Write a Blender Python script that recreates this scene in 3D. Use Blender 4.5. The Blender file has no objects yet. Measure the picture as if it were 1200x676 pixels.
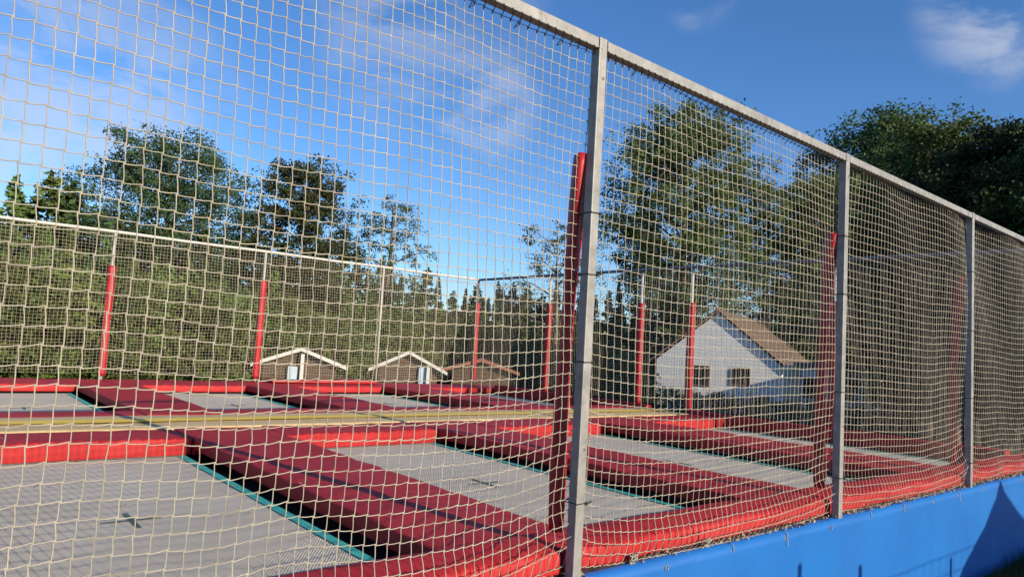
import bpy, math, random
import numpy as np
from mathutils import Matrix, Vector, noise

random.seed(7)
rng = np.random.default_rng(7)
S = bpy.context.scene
COL = S.collection

# ------------------------------------------------------------------ camera
EYE = 1.62                                     # eye height above the near ground
F_PX = 830.6                                   # focal length for a 1200 px wide picture
M = np.array([[0.76459004, 0.09668479, 0.63722376],     # world axes seen in the lens frame
              [-0.64178686, 0.02330759, 0.76652879],
              [0.05925952, -0.99504211, 0.07987178]])
cam_d = bpy.data.cameras.new('camera')
cam = bpy.data.objects.new('camera', cam_d)
COL.objects.link(cam)
r_, d_, f_ = M[:, 0], M[:, 1], M[:, 2]
cam.matrix_world = Matrix(((r_[0], -d_[0], -f_[0], 0), (r_[1], -d_[1], -f_[1], 0),
                           (r_[2], -d_[2], -f_[2], EYE), (0, 0, 0, 1)))
cam_d.sensor_width = 36
cam_d.lens = F_PX / 1200 * 36
cam_d.clip_start = 0.05
cam_d.clip_end = 2000
S.camera = cam

# ------------------------------------------------------------------ light
SUN_EL = math.radians(18.5)
SUN_H = np.array([0.13, -0.99])                # horizontal direction towards the sun
to_sun = Vector((SUN_H[0], SUN_H[1], 0)).normalized() * math.cos(SUN_EL) + Vector((0, 0, math.sin(SUN_EL)))
world = bpy.data.worlds.new('World')
S.world = world
world.use_nodes = True
nt = world.node_tree
for n in list(nt.nodes):
    nt.nodes.remove(n)
wN = nt.nodes.new
wo = wN('ShaderNodeOutputWorld'); bg = wN('ShaderNodeBackground'); sky = wN('ShaderNodeTexSky')
sky.sky_type = 'NISHITA'
sky.sun_disc = False
sky.sun_elevation = SUN_EL
sky.sun_rotation = math.atan2(to_sun.x, to_sun.y)
sky.altitude = 300
sky.air_density = 1.0
sky.dust_density = 0.4
sky.ozone_density = 2.5
SKY_STRENGTH = 0.10
bg.inputs[1].default_value = SKY_STRENGTH

def pix_dir(px, py):
    w = M @ np.array([px - 600, py - 338, F_PX])
    return w / np.linalg.norm(w)

tc = wN('ShaderNodeTexCoord')
mp = wN('ShaderNodeMapping')
mp.inputs['Scale'].default_value = (2.4, 2.4, 5.0)
mp.inputs['Rotation'].default_value = (0.3, 0.5, 0.6)
nz = wN('ShaderNodeTexNoise')
nz.inputs['Scale'].default_value = 3.0
nz.inputs['Detail'].default_value = 9
nz.inputs['Roughness'].default_value = 0.58
nz.inputs['Distortion'].default_value = 0.5
nt.links.new(tc.outputs['Generated'], mp.inputs[0])
nt.links.new(mp.outputs[0], nz.inputs[0])
# patches of thin cirrus, each a direction in the sky
total = None
for (px, py, rad, amt) in ((500, 30, 0.18, 0.26), (560, 120, 0.10, 0.34), (1200, -12, 0.12, 0.55), (820, -8, 0.055, 0.30),
                           (60, 60, 0.20, 0.20), (10, 160, 0.30, 0.42), (180, 110, 0.14, 0.18)):
    d = pix_dir(px, py)
    dot = wN('ShaderNodeVectorMath'); dot.operation = 'DOT_PRODUCT'
    nrm = wN('ShaderNodeVectorMath'); nrm.operation = 'NORMALIZE'
    nt.links.new(tc.outputs['Generated'], nrm.inputs[0])
    nt.links.new(nrm.outputs[0], dot.inputs[0])
    dot.inputs[1].default_value = tuple(d)
    mr = wN('ShaderNodeMapRange'); mr.interpolation_type = 'SMOOTHSTEP'
    mr.inputs[1].default_value = math.cos(rad); mr.inputs[2].default_value = 1.0
    mr.inputs[3].default_value = 0; mr.inputs[4].default_value = amt
    nt.links.new(dot.outputs['Value'], mr.inputs[0])
    if total is None:
        total = mr.outputs[0]
    else:
        a = wN('ShaderNodeMath'); a.operation = 'MAXIMUM'
        nt.links.new(total, a.inputs[0]); nt.links.new(mr.outputs[0], a.inputs[1]); total = a.outputs[0]
cr = wN('ShaderNodeMapRange'); cr.interpolation_type = 'SMOOTHSTEP'
cr.inputs[1].default_value = 0.38; cr.inputs[2].default_value = 0.66
nt.links.new(nz.outputs[0], cr.inputs[0])
mul = wN('ShaderNodeMath'); mul.operation = 'MULTIPLY'
nt.links.new(cr.outputs[0], mul.inputs[0]); nt.links.new(total, mul.inputs[1])
mix = wN('ShaderNodeMix'); mix.data_type = 'RGBA'
nt.links.new(mul.outputs[0], mix.inputs[0])
hs = wN('ShaderNodeHueSaturation'); hs.inputs['Saturation'].default_value = 1.08
tint = wN('ShaderNodeMix'); tint.data_type = 'RGBA'; tint.blend_type = 'MULTIPLY'; tint.inputs[0].default_value = 1
tint.inputs[7].default_value = (0.84, 1.03, 1.32, 1)
nt.links.new(sky.outputs[0], tint.inputs[6])
nt.links.new(tint.outputs[2], hs.inputs['Color'])
nt.links.new(hs.outputs[0], mix.inputs[6])
mix.inputs[7].default_value = (5.7, 5.8, 6.1, 1)
nt.links.new(mix.outputs[2], bg.inputs[0]); nt.links.new(bg.outputs[0], wo.inputs[0])

sun_d = bpy.data.lights.new('sun', 'SUN')
sun_d.energy = 5.0
sun_d.angle = math.radians(0.45)
sun_d.color = (1.0, 0.86, 0.66)
sun = bpy.data.objects.new('sun', sun_d)
COL.objects.link(sun)
sun.rotation_euler = to_sun.to_track_quat('Z', 'Y').to_euler()

S.view_settings.view_transform = 'Standard'
S.view_settings.look = 'None'
S.view_settings.gamma = 1
S.view_settings.exposure = 0.45
S.view_settings.use_curve_mapping = False
S.render.engine = 'CYCLES'
S.cycles.max_bounces = 6
S.cycles.transparent_max_bounces = 6

# ------------------------------------------------------------------ helpers
def tag(o, label=None, cat=None, group=None, kind=None):
    if label: o['label'] = label
    if cat: o['category'] = cat
    if group: o['group'] = group
    if kind: o['kind'] = kind
    return o

def empty(name, loc=(0, 0, 0), rz=0.0):
    o = bpy.data.objects.new(name, None)
    o.empty_display_size = 0.1
    COL.objects.link(o)
    o.location = loc
    o.rotation_euler = (0, 0, rz)
    return o

def copy_tree(o, parent=None):
    c = o.copy()
    COL.objects.link(c)
    if parent is not None:
        c.parent = parent
    for ch in o.children:
        copy_tree(ch, c)
    return c

class MB:
    """collects vertices and faces for one mesh object"""
    def __init__(self):
        self.v = []; self.f = []; self.n = 0; self.mi = []
    def add(self, v, f, m=0):
        v = np.asarray(v, float).reshape(-1, 3)
        self.v.append(v)
        for q in f:
            self.f.append([int(i) + self.n for i in q]); self.mi.append(m)
        self.n += len(v)
    def box(self, lo, hi, m=0, R=None, c=None):
        lo = np.array(lo, float); hi = np.array(hi, float)
        v = np.array([[(lo, hi)[i][0], (lo, hi)[j][1], (lo, hi)[k][2]] for i in (0, 1) for j in (0, 1) for k in (0, 1)])
        if R is not None:
            v = (v - c) @ np.array(R).T + c
        self.add(v, [(0, 1, 3, 2), (4, 6, 7, 5), (0, 4, 5, 1), (2, 3, 7, 6), (0, 2, 6, 4), (1, 5, 7, 3)], m)
    def bevel_box(self, lo, hi, b=0.004, m=0):
        v, f = rounded_box(lo, hi, b, None, 1)
        self.add(v, f, m)
    def tube(self, pts, rad, n=6, m=0, caps=True):
        pts = np.asarray(pts, float)
        rad = np.broadcast_to(np.asarray(rad, float), (len(pts),))
        t = np.gradient(pts, axis=0)
        t /= np.linalg.norm(t, axis=1)[:, None] + 1e-12
        ref = np.array([0, 0, 1.0]) if abs(t[0][2]) < 0.9 else np.array([1.0, 0, 0])
        V = []
        for p, tt, r in zip(pts, t, rad):
            u = np.cross(ref, tt); u /= np.linalg.norm(u) + 1e-12
            w = np.cross(tt, u)
            for k in range(n):
                a = 2 * math.pi * k / n
                V.append(p + r * (math.cos(a) * u + math.sin(a) * w))
        F = []
        for i in range(len(pts) - 1):
            for k in range(n):
                a = i * n + k; b = i * n + (k + 1) % n
                F.append((a, b, b + n, a + n))
        if caps:
            F.append(tuple(range(n))[::-1]); F.append(tuple(range((len(pts) - 1) * n, len(pts) * n)))
        self.add(V, F, m)
    def build(self, name, mats, parent=None, smooth=False):
        if not isinstance(mats, (list, tuple)): mats = [mats]
        V = np.concatenate(self.v) if self.v else np.zeros((0, 3))
        me = bpy.data.meshes.new(name)
        me.from_pydata(V.tolist(), [], self.f)
        for mm in mats: me.materials.append(mm)
        if len(mats) > 1: me.polygons.foreach_set('material_index', self.mi)
        if smooth: me.polygons.foreach_set('use_smooth', [True] * len(me.polygons))
        me.update()
        o = bpy.data.objects.new(name, me)
        COL.objects.link(o)
        if parent is not None: o.parent = parent
        return o

def quads_mesh(name, V, F, mat, parent=None, smooth=False):
    """fast mesh from numpy: V (n,3), F (m,4)"""
    me = bpy.data.meshes.new(name)
    me.vertices.add(len(V)); me.vertices.foreach_set('co', np.asarray(V, np.float32).ravel())
    k = F.shape[1]
    me.loops.add(F.size); me.loops.foreach_set('vertex_index', F.astype(np.int32).ravel())
    me.polygons.add(len(F))
    me.polygons.foreach_set('loop_start', np.arange(0, F.size, k, dtype=np.int32))
    me.polygons.foreach_set('loop_total', np.full(len(F), k, np.int32))
    me.materials.append(mat)
    me.update(calc_edges=True)
    me.validate()
    if smooth: me.polygons.foreach_set('use_smooth', np.ones(len(F), bool))
    o = bpy.data.objects.new(name, me)
    COL.objects.link(o)
    if parent is not None: o.parent = parent
    return o

def rounded_box(lo, hi, r, step=None, nr=3):
    lo = np.array(lo, float); hi = np.array(hi, float)
    r = min(r, 0.499 * (hi - lo).min())
    axes = []
    steps = step if isinstance(step, (tuple, list)) else (step,) * 3
    for a in range(3):
        e = [r * (1 - math.cos(i / nr * math.pi / 2)) for i in range(nr)] if nr > 1 else [0]
        L = hi[a] - lo[a] - 2 * r
        n = max(1, int(round(L / steps[a]))) if steps[a] else 1
        inner = np.linspace(lo[a] + r, hi[a] - r, n + 1)
        axes.append(np.concatenate([lo[a] + np.array(e), inner, (hi[a] - np.array(e))[::-1]]))
    idx = {}; V = []; F = []
    N = [len(x) for x in axes]
    def vid(i, j, k):
        key = (i, j, k)
        if key not in idx:
            idx[key] = len(V); V.append((axes[0][i], axes[1][j], axes[2][k]))
        return idx[key]
    for a in range(3):
        b, c = (a + 1) % 3, (a + 2) % 3
        for side in (0, N[a] - 1):
            for i in range(N[b] - 1):
                for j in range(N[c] - 1):
                    q = []
                    for (di, dj) in ((0, 0), (1, 0), (1, 1), (0, 1)):
                        t = [0, 0, 0]; t[a] = side; t[b] = i + di; t[c] = j + dj
                        q.append(vid(*t))
                    F.append(q if side else q[::-1])
    V = np.array(V)
    inner = np.clip(V, lo + r, hi - r)
    d = V - inner
    L = np.linalg.norm(d, axis=1)
    k = L > 1e-9
    V[k] = inner[k] + d[k] / L[k][:, None] * r
    return V, F

# ------------------------------------------------------------------ materials
def mat(name, col, rough=0.6, var=0.0, vscale=3.0, bump=0.0, bscale=40.0, metal=0.0, col2=None, spec=0.5, detail=6, coord='Position', stretch=None):
    m = bpy.data.materials.new(name); m.use_nodes = True
    t = m.node_tree; N = t.nodes; L = t.links
    b = N['Principled BSDF']
    b.inputs['Roughness'].default_value = rough
    b.inputs['Metallic'].default_value = metal
    b.inputs['Specular IOR Level'].default_value = spec
    b.inputs['Base Color'].default_value = (*col, 1)
    if coord == 'Position':
        g = N.new('ShaderNodeNewGeometry'); src = g.outputs['Position']
    else:
        g = N.new('ShaderNodeTexCoord'); src = g.outputs[coord]
    if stretch:
        mp = N.new('ShaderNodeMapping'); mp.inputs['Scale'].default_value = stretch
        L.new(src, mp.inputs[0]); src = mp.outputs[0]
    if var or col2:
        n = N.new('ShaderNodeTexNoise'); n.inputs['Scale'].default_value = vscale; n.inputs['Detail'].default_value = detail
        n.inputs['Roughness'].default_value = 0.62
        L.new(src, n.inputs[0])
        r = N.new('ShaderNodeMapRange'); r.inputs[1].default_value = 0.32; r.inputs[2].default_value = 0.68
        L.new(n.outputs[0], r.inputs[0])
        mx = N.new('ShaderNodeMix'); mx.data_type = 'RGBA'
        L.new(r.outputs[0], mx.inputs[0])
        c2 = col2 if col2 else tuple(min(1, c * (1 + var)) for c in col)
        c1 = col if col2 else tuple(c * (1 - var) for c in col)
        mx.inputs[6].default_value = (*c1, 1); mx.inputs[7].default_value = (*c2, 1)
        L.new(mx.outputs[2], b.inputs['Base Color'])
        m['mix'] = mx.name
    if bump:
        n2 = N.new('ShaderNodeTexNoise'); n2.inputs['Scale'].default_value = bscale; n2.inputs['Detail'].default_value = 5
        L.new(src, n2.inputs[0])
        bp = N.new('ShaderNodeBump'); bp.inputs['Strength'].default_value = 1; bp.inputs['Distance'].default_value = bump
        L.new(n2.outputs[0], bp.inputs['Height']); L.new(bp.outputs[0], b.inputs['Normal'])
    return m

def add_spots(m, col, scale, lo, hi, amount=1.0, stretch=None):
    """a second layer of stains or wear with a shape of its own"""
    t = m.node_tree; N = t.nodes; L = t.links
    b = N['Principled BSDF']
    src = b.inputs['Base Color'].links[0].from_socket
    g = N.new('ShaderNodeNewGeometry'); p = g.outputs['Position']
    if stretch:
        mp = N.new('ShaderNodeMapping'); mp.inputs['Scale'].default_value = stretch
        L.new(p, mp.inputs[0]); p = mp.outputs[0]
    n = N.new('ShaderNodeTexNoise'); n.inputs['Scale'].default_value = scale; n.inputs['Detail'].default_value = 8
    n.inputs['Roughness'].default_value = 0.7
    L.new(p, n.inputs[0])
    r = N.new('ShaderNodeMapRange'); r.inputs[1].default_value = lo; r.inputs[2].default_value = hi; r.inputs[4].default_value = amount
    L.new(n.outputs[0], r.inputs[0])
    mx = N.new('ShaderNodeMix'); mx.data_type = 'RGBA'
    L.new(r.outputs[0], mx.inputs[0]); L.new(src, mx.inputs[6]); mx.inputs[7].default_value = (*col, 1)
    L.new(mx.outputs[2], b.inputs['Base Color'])

m_red = mat('red_vinyl', (0.33, 0.013, 0.015), 0.6, vscale=2.2, col2=(0.43, 0.030, 0.030), spec=.18, bump=0.0015, bscale=35)
add_spots(m_red, (0.48, 0.09, 0.08), 5.0, 0.60, 0.80, 0.4)
add_spots(m_red, (0.12, 0.03, 0.03), 9.0, 0.62, 0.78, 0.5)
m_redb = mat('bright_red_vinyl', (0.30, 0.010, 0.016), 0.45, vscale=4, col2=(0.38, 0.02, 0.022), spec=.35, bump=0.0012, bscale=40)
add_spots(m_redb, (0.42, 0.09, 0.08), 12, 0.62, 0.78, 0.4)
m_tan = mat('tan_carpet', (0.52, 0.37, 0.17), 0.9, vscale=3, col2=(0.64, 0.48, 0.25), bump=0.002, bscale=80)
add_spots(m_tan, (0.30, 0.20, 0.10), 6, 0.58, 0.74, 0.6)
m_yel = mat('yellow_paint', (0.85, 0.55, 0.03), 0.6, vscale=6, col2=(0.92, 0.66, 0.08))
m_teal = mat('teal_webbing', (0.03, 0.34, 0.31), 0.7, vscale=12, col2=(0.06, 0.45, 0.40))
m_black = mat('black_plastic', (0.015, 0.015, 0.017), 0.5, var=.2)
m_dark = mat('dark_underlay', (0.02, 0.02, 0.02), 0.9, var=.3)
m_mark = mat('dark_green_tape', (0.07, 0.12, 0.095), 0.8, var=.3, vscale=30)
m_steel = mat('galvanised_steel', (0.20, 0.195, 0.18), 0.55, vscale=14, col2=(0.31, 0.30, 0.28), bump=0.0006, bscale=90, metal=0.25)
add_spots(m_steel, (0.12, 0.11, 0.10), 22, 0.56, 0.70, 0.7, stretch=(1, 1, .35))
add_spots(m_steel, (0.42, 0.41, 0.38), 60, 0.66, 0.72, 0.7)
m_white = mat('white_painted_steel', (0.42, 0.40, 0.36), 0.6, vscale=10, col2=(0.52, 0.50, 0.45))
m_dsteel = mat('dark_grey_steel', (0.13, 0.14, 0.16), 0.55, vscale=10, var=.2, metal=.2)
m_rope = mat('cream_rope', (0.26, 0.23, 0.175), 0.9, vscale=9, col2=(0.44, 0.40, 0.32), spec=.2)
m_blue = mat('blue_tarpaulin', (0.002, 0.096, 0.35), 0.55, vscale=1.6, col2=(0.003, 0.120, 0.41), bump=0.004, bscale=7)
add_spots(m_blue, (0.02, 0.12, 0.34), 3.5, 0.60, 0.80, 0.5, stretch=(1, 1, .3))
m_bluelight = mat('blue_painted_render', (0.74, 0.75, 0.74), 0.9, vscale=1.2, col2=(0.82, 0.83, 0.82), bump=.003, bscale=30)
m_cream = mat('cream_render', (0.66, 0.58, 0.40), 0.9, vscale=2, var=.08)
m_tile = mat('brown_roof_tiles', (0.085, 0.055, 0.037), 0.9, vscale=2.5, col2=(0.16, 0.105, 0.07), bump=.01, bscale=18)
m_wood = mat('weathered_brown_wood', (0.14, 0.075, 0.04), 0.8, vscale=4, col2=(0.24, 0.14, 0.08), stretch=(1, 1, 9))
m_wwood = mat('white_painted_wood', (0.52, 0.52, 0.50), 0.6, vscale=10, var=.06)
m_glass = mat('dark_window_glass', (0.02, 0.025, 0.03), 0.1, var=.2)
m_pbl = mat('pale_blue_metal', (0.38, 0.50, 0.60), 0.6, var=.1)
m_bark = mat('bark', (0.09, 0.065, 0.045), 0.95, vscale=6, col2=(0.16, 0.12, 0.09), bump=.02, bscale=12)
m_litter = mat('dry_leaf_litter', (0.16, 0.11, 0.06), 0.95, vscale=60, col2=(0.40, 0.32, 0.20))
m_plat = mat('platform_boards', (0.06, 0.05, 0.045), 0.9, var=.3)

# woven trampoline cloth
m_bed = mat('grey_woven_mat', (0.57, 0.515, 0.405), 0.85, vscale=1.6, col2=(0.66, 0.60, 0.48), spec=.25)
def weave(m):
    t = m.node_tree; N = t.nodes; L = t.links; b = N['Principled BSDF']
    g = N.new('ShaderNodeNewGeometry')
    hs = []
    for rot, sc in ((0.6, 26), (-0.5, 26)):
        mp = N.new('ShaderNodeMapping'); mp.inputs['Rotation'].default_value = (0, 0, rot)
        L.new(g.outputs['Position'], mp.inputs[0])
        w = N.new('ShaderNodeTexWave'); w.inputs['Scale'].default_value = sc; w.inputs['Distortion'].default_value = .6
        L.new(mp.outputs[0], w.inputs[0]); hs.append(w.outputs['Fac'])
    a = N.new('ShaderNodeMath'); a.operation = 'MULTIPLY'
    L.new(hs[0], a.inputs[0]); L.new(hs[1], a.inputs[1])
    src = b.inputs['Base Color'].links[0].from_socket
    mx = N.new('ShaderNodeMix'); mx.data_type = 'RGBA'; mx.blend_type = 'MULTIPLY'
    r = N.new('ShaderNodeMapRange'); r.inputs[3].default_value = .80; r.inputs[4].default_value = 1.25
    L.new(a.outputs[0], r.inputs[0])
    c = N.new('ShaderNodeCombineColor')
    for i in range(3): L.new(r.outputs[0], c.inputs[i])
    mx.inputs[0].default_value = 1
    L.new(src, mx.inputs[6]); L.new(c.outputs[0], mx.inputs[7]); L.new(mx.outputs[2], b.inputs['Base Color'])
    bp = N.new('ShaderNodeBump'); bp.inputs['Distance'].default_value = .003
    L.new(a.outputs[0], bp.inputs['Height']); L.new(bp.outputs[0], b.inputs['Normal'])
add_spots(m_blue, (0.10, 0.085, 0.06), 7.0, 0.63, 0.74, 0.28, stretch=(1, 1, .55))
add_spots(m_blue, (0.10, 0.20, 0.42), 30, 0.66, 0.74, 0.5)
weave(m_bed)
add_spots(m_bed, (0.30, 0.26, 0.22), 1.3, 0.56, 0.75, 0.4)
add_spots(m_bed, (0.10, 0.09, 0.07), 55, 0.70, 0.76, 0.8)

def leaf_mat(name, c1, c2, c3, trans=0.25):
    m = bpy.data.materials.new(name); m.use_nodes = True
    t = m.node_tree; N = t.nodes; L = t.links
    b = N['Principled BSDF']; out = N['Material Output']
    g = N.new('ShaderNodeNewGeometry')
    mx = N.new('ShaderNodeMix'); mx.data_type = 'RGBA'
    mx.inputs[6].default_value = (*c1, 1); mx.inputs[7].default_value = (*c2, 1)
    L.new(g.outputs['Random Per Island'], mx.inputs[0])
    n = N.new('ShaderNodeTexNoise'); n.inputs['Scale'].default_value = 0.45; n.inputs['Detail'].default_value = 3
    L.new(g.outputs['Position'], n.inputs[0])
    r = N.new('ShaderNodeMapRange'); r.inputs[1].default_value = .42; r.inputs[2].default_value = .66; r.inputs[4].default_value = .8
    L.new(n.outputs[0], r.inputs[0])
    m2 = N.new('ShaderNodeMix'); m2.data_type = 'RGBA'
    L.new(r.outputs[0], m2.inputs[0]); L.new(mx.outputs[2], m2.inputs[6]); m2.inputs[7].default_value = (*c3, 1)
    oi = N.new('ShaderNodeObjectInfo')          # every plant has its own tone of green
    hv = N.new('ShaderNodeHueSaturation')
    for sock, lo, hi in (('Value', .50, 1.38), ('Hue', .488, .512)):
        q = N.new('ShaderNodeMapRange'); q.inputs[3].default_value = lo; q.inputs[4].default_value = hi
        L.new(oi.outputs['Random'], q.inputs[0]); L.new(q.outputs[0], hv.inputs[sock])
    L.new(m2.outputs[2], hv.inputs['Color']); m2 = hv
    L.new(hv.outputs[0], b.inputs['Base Color'])
    b.inputs['Roughness'].default_value = .65
    b.inputs['Specular IOR Level'].default_value = .25
    tr = N.new('ShaderNodeBsdfTranslucent'); L.new(m2.outputs[0], tr.inputs[0])
    ms = N.new('ShaderNodeMixShader'); ms.inputs[0].default_value = trans
    L.new(b.outputs[0], ms.inputs[1]); L.new(tr.outputs[0], ms.inputs[2]); L.new(ms.outputs[0], out.inputs[0])
    return m

m_leaf_oak = leaf_mat('oak_leaves', (0.050, 0.090, 0.026), (0.095, 0.140, 0.038), (0.130, 0.160, 0.042))
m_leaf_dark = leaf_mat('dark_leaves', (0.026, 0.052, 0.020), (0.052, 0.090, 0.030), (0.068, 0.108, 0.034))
m_leaf_yel = leaf_mat('yellow_green_leaves', (0.060, 0.085, 0.020), (0.110, 0.130, 0.032), (0.070, 0.110, 0.035))
m_leaf_con = leaf_mat('conifer_needles', (0.026, 0.062, 0.022), (0.070, 0.122, 0.034), (0.125, 0.160, 0.038), .1)
m_leaf_hedge = leaf_mat('thicket_leaves', (0.052, 0.100, 0.022), (0.120, 0.170, 0.036), (0.150, 0.150, 0.042))
m_grass = mat('grass', (0.035, 0.055, 0.016), 0.95, vscale=1.5, col2=(0.075, 0.085, 0.030), bump=.03, bscale=25)

# ------------------------------------------------------------------ ground
def gz(x, y):
    d = math.hypot(x, y)
    t = min(1, max(0, (d - 18) / 16)); t = t * t * (3 - 2 * t)
    return -1.7 * t
def make_ground():
    rad = [0, 2, 4, 6, 8, 10, 12, 14, 16, 18, 20, 22, 25, 28, 32, 36, 42, 50, 65, 90, 140, 250, 500, 1100]
    n = 64; V = [(0, 0, 0)]; F = []
    for r in rad[1:]:
        for k in range(n):
            a = 2 * math.pi * k / n
            x, y = r * math.cos(a), r * math.sin(a)
            V.append((x, y, gz(x, y) + (0.0 if r < 14 else 0.12 * noise.noise(Vector((x * .1, y * .1, 0))))))
    for k in range(n): F.append((0, 1 + k, 1 + (k + 1) % n))
    for i in range(len(rad) - 2):
        for k in range(n):
            a = 1 + i * n + k; b = 1 + i * n + (k + 1) % n
            F.append((a, b, b + n)); F.append((a, b + n, a + n))
    mb = MB(); mb.add(V, F)
    tag(mb.build('ground', m_grass, smooth=True), kind='structure')
make_ground()

# ------------------------------------------------------------------ the platform
PX = [-0.127 - 2.1775, -0.127, 2.05, 4.227, 6.405, 8.582]     # posts along the near and far sides
YN, YF = 1.992, 11.38
ZS = EYE - 0.893        # ledge, top of the blue skirt
ZB = EYE - 0.925        # trampoline cloth
ZP = EYE - 0.80         # inner pads
ZE = EYE - 0.752        # edge pads
ZR = EYE + 1.28         # top of the fence rails
XL, XR = PX[0] - .06, PX[-1] + .22

plat = empty('trampoline_platform', (3.1, 6.6, 0))
tag(plat, 'long raised trampoline platform with a smooth blue tarpaulin skirt round its side', 'platform')
mb = MB()
mb.box((XL + .03 - 3.1, 2.0 - 6.6, 0.02), (XR - .03 - 3.1, 11.6 - 6.6, EYE - 1.01))
# rim that carries the posts, as four beams butted end to end
for lo, hi in (((XL + .03, 1.985, EYE - 1.01), (XR - .03, 2.10, ZS)), ((XL + .03, 11.3, EYE - 1.01), (XR - .03, 11.6, ZS)),
               ((XL + .03, 2.10, EYE - 1.01), (XL + .2, 11.3, ZS)), ((XR - .22, 2.10, EYE - 1.01), (XR - .03, 11.3, ZS))):
    mb.box((lo[0] - 3.1, lo[1] - 6.6, lo[2]), (hi[0] - 3.1, hi[1] - 6.6, hi[2]))
mb.build('deck', m_plat, plat)

def skirt(name, A, B, out, z1=ZS + .004, step=.05):
    """hanging sheet from A to B (xy), slightly wavy, with a turned-in top hem"""
    A = np.array(A, float); B = np.array(B, float); L = np.linalg.norm(B - A); n = int(L / step)
    out = np.array(out, float); m = 16
    V = []; F = []
    for i in range(n + 1):
        p = A + (B - A) * i / n; s = L * i / n
        for j in range(m + 1):
            z = 0.015 + (z1 - 0.015) * j / m
            w = .016 * noise.noise(Vector((s * 1.3, z * .8, 3))) + .010 * noise.noise(Vector((s * 5, z * 1.2, 9)))
            w *= (1 - .75 * (j / m) ** 4)
            w += .006 * math.sin(s * 2.885) * (1 - j / m)
            V.append((*(p + out * (w + .004)), z))
        V.append((*(p - out * .05), z1))
    k = m + 2
    for i in range(n):
        for j in range(k - 1):
            a = i * k + j; F.append((a, a + k, a + k + 1, a + 1))
    V = np.array(V) - np.array([3.1, 6.6, 0])
    mb = MB(); mb.add(V, F)
    return mb.build(name, m_blue, plat, smooth=True)
skirt('tarpaulin_skirt', (XL, 1.966), (XR, 1.966), (0, -1))
skirt('tarpaulin_skirt', (XR, 1.966), (XR, 11.62), (1, 0), step=.2)
skirt('tarpaulin_skirt', (XR, 11.62), (XL, 11.62), (0, 1), step=.2)
skirt('tarpaulin_skirt', (XL, 11.62), (XL, 1.966), (-1, 0), step=.2)

for i in range(22):
    x = -1.9 + i * .5
    e = MB(); a_ = [2 * math.pi * k / 12 for k in range(13)]
    e.tube([(.011 * math.cos(q), 0, .011 * math.sin(q)) for q in a_], .0028, 5, caps=False)
    o = e.build('eyelet', m_steel, plat, smooth=True); o.location = (x - 3.1, 1.961 - 6.6, ZS - .030)
    if i % 3:
        c = MB(); c.tube([(0, -.002, 0), (.002, -.008, .014), (.004, -.004, .032), (.006, .012, .038), (.008, .03, .037)], .0024, 5)
        if i % 5 == 1: c.tube([(0, -.002, 0), (.004, -.01, -.012), (.001, -.012, -.035)], .0022, 5)
        c.build('cord', m_rope, o, smooth=True)

# ------------------------------------------------------------------ pads
def pad(name, x0, x1, y0, y1, z0, z1, m, label, cat='pad', group=None, gather=None, step=(.07, .07, .05), r=.014, sag=.007, seams=None, seed=0):
    V, F = rounded_box((x0, y0, z0), (x1, y1, z1), r, step, 3)
    c = np.array([(x0 + x1) / 2, (y0 + y1) / 2, z0])
    out = []
    for (x, y, z) in V:
        q = Vector((x * 2.3 + seed, y * 2.3, z * 2)); q2 = Vector((x * 9, y * 9 + seed, z * 9))
        up = (z - z0) / (z1 - z0)
        dz = up * (sag * noise.noise(q) + .0035 * noise.noise(q2))
        dx = .010 * up * noise.noise(Vector((y * 3, seed, 1)))
        dy = .010 * up * noise.noise(Vector((x * 3, seed, 2)))
        if seams:      # stitched cross seams pull the vinyl in
            ax, pitch = seams
            s = ((x, y)[ax] / pitch) % 1
            dz -= up * .007 * math.exp(-(min(s, 1 - s) * pitch / .02) ** 2)
        for g in (gather or ()):
            near = {'-y': (y - y0), '+y': (y1 - y), '-x': (x - x0), '+x': (x1 - x)}[g]
            k = math.exp(-max(near, 0) / .05)
            s = x if g[1] == 'y' else y
            w = k * (.007 * math.sin(s * 150 + 4 * noise.noise(Vector((s * 3, 0, seed)))) * (0.4 + abs(noise.noise(Vector((s * 7, 5, 5)))) * 1.6)
                     + .016 * noise.noise(Vector((s * 4, 1, 7))) - .006)
            sgn = -1 if g[0] == '-' else 1
            if g[1] == 'y': dy += sgn * w
            else: dx += sgn * w
            dz += -.006 * k * (1 + math.sin(s * 75))* up
        if y0 < 2.04: dz -= up * .018 * (1 - min(1, (y - y0) / .20)) ** 1.3
        out.append((x + dx, y + dy, z + dz))
    mb = MB(); mb.add(np.array(out) - c, F)
    o = mb.build(name, m, smooth=True)
    o.location = tuple(c)
    return tag(o, label, cat, group)

XS = [(-0.55, 0.12), (1.62, 2.30), (3.76, 4.42), (6.00, 6.80)]        # pads running away between the beds
XE = 8.36                                                             # right edge pad starts here
Y1, Y2, Y3, Y4 = 2.27, 5.45, 7.22, 10.42
ZU = ZB - .012
ordn = ['outermost left', 'first', 'second', 'third']
for i, (a, b) in enumerate(XS):
    w = ['just past the left edge of view', 'left of the large near steel post', 'between the large near post and the middle post', 'behind the middle steel post'][i]
    pad('vinyl_pad', a, b, Y1 + .006, Y2 - .003, ZU + .046, ZP, m_red, 'wide red pad running away, ' + w,
        'pad', 'red pads between near trampolines', seams=(1, 1.06), seed=i * 3.1)
    w2 = ['just past the left edge of view', 'the left one of those past the tan walkway', 'the middle one of those past the tan walkway', 'the right one of those past the tan walkway'][i]
    pad('vinyl_pad', a, b, Y3 + .003, Y4 - .006, ZU + .046, ZP, m_red, 'wide red pad, ' + w2,
        'pad', 'red pads between far trampolines', seams=(1, 1.06), seed=20 + i * 3.1, step=(.09, .09, .05))
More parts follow.
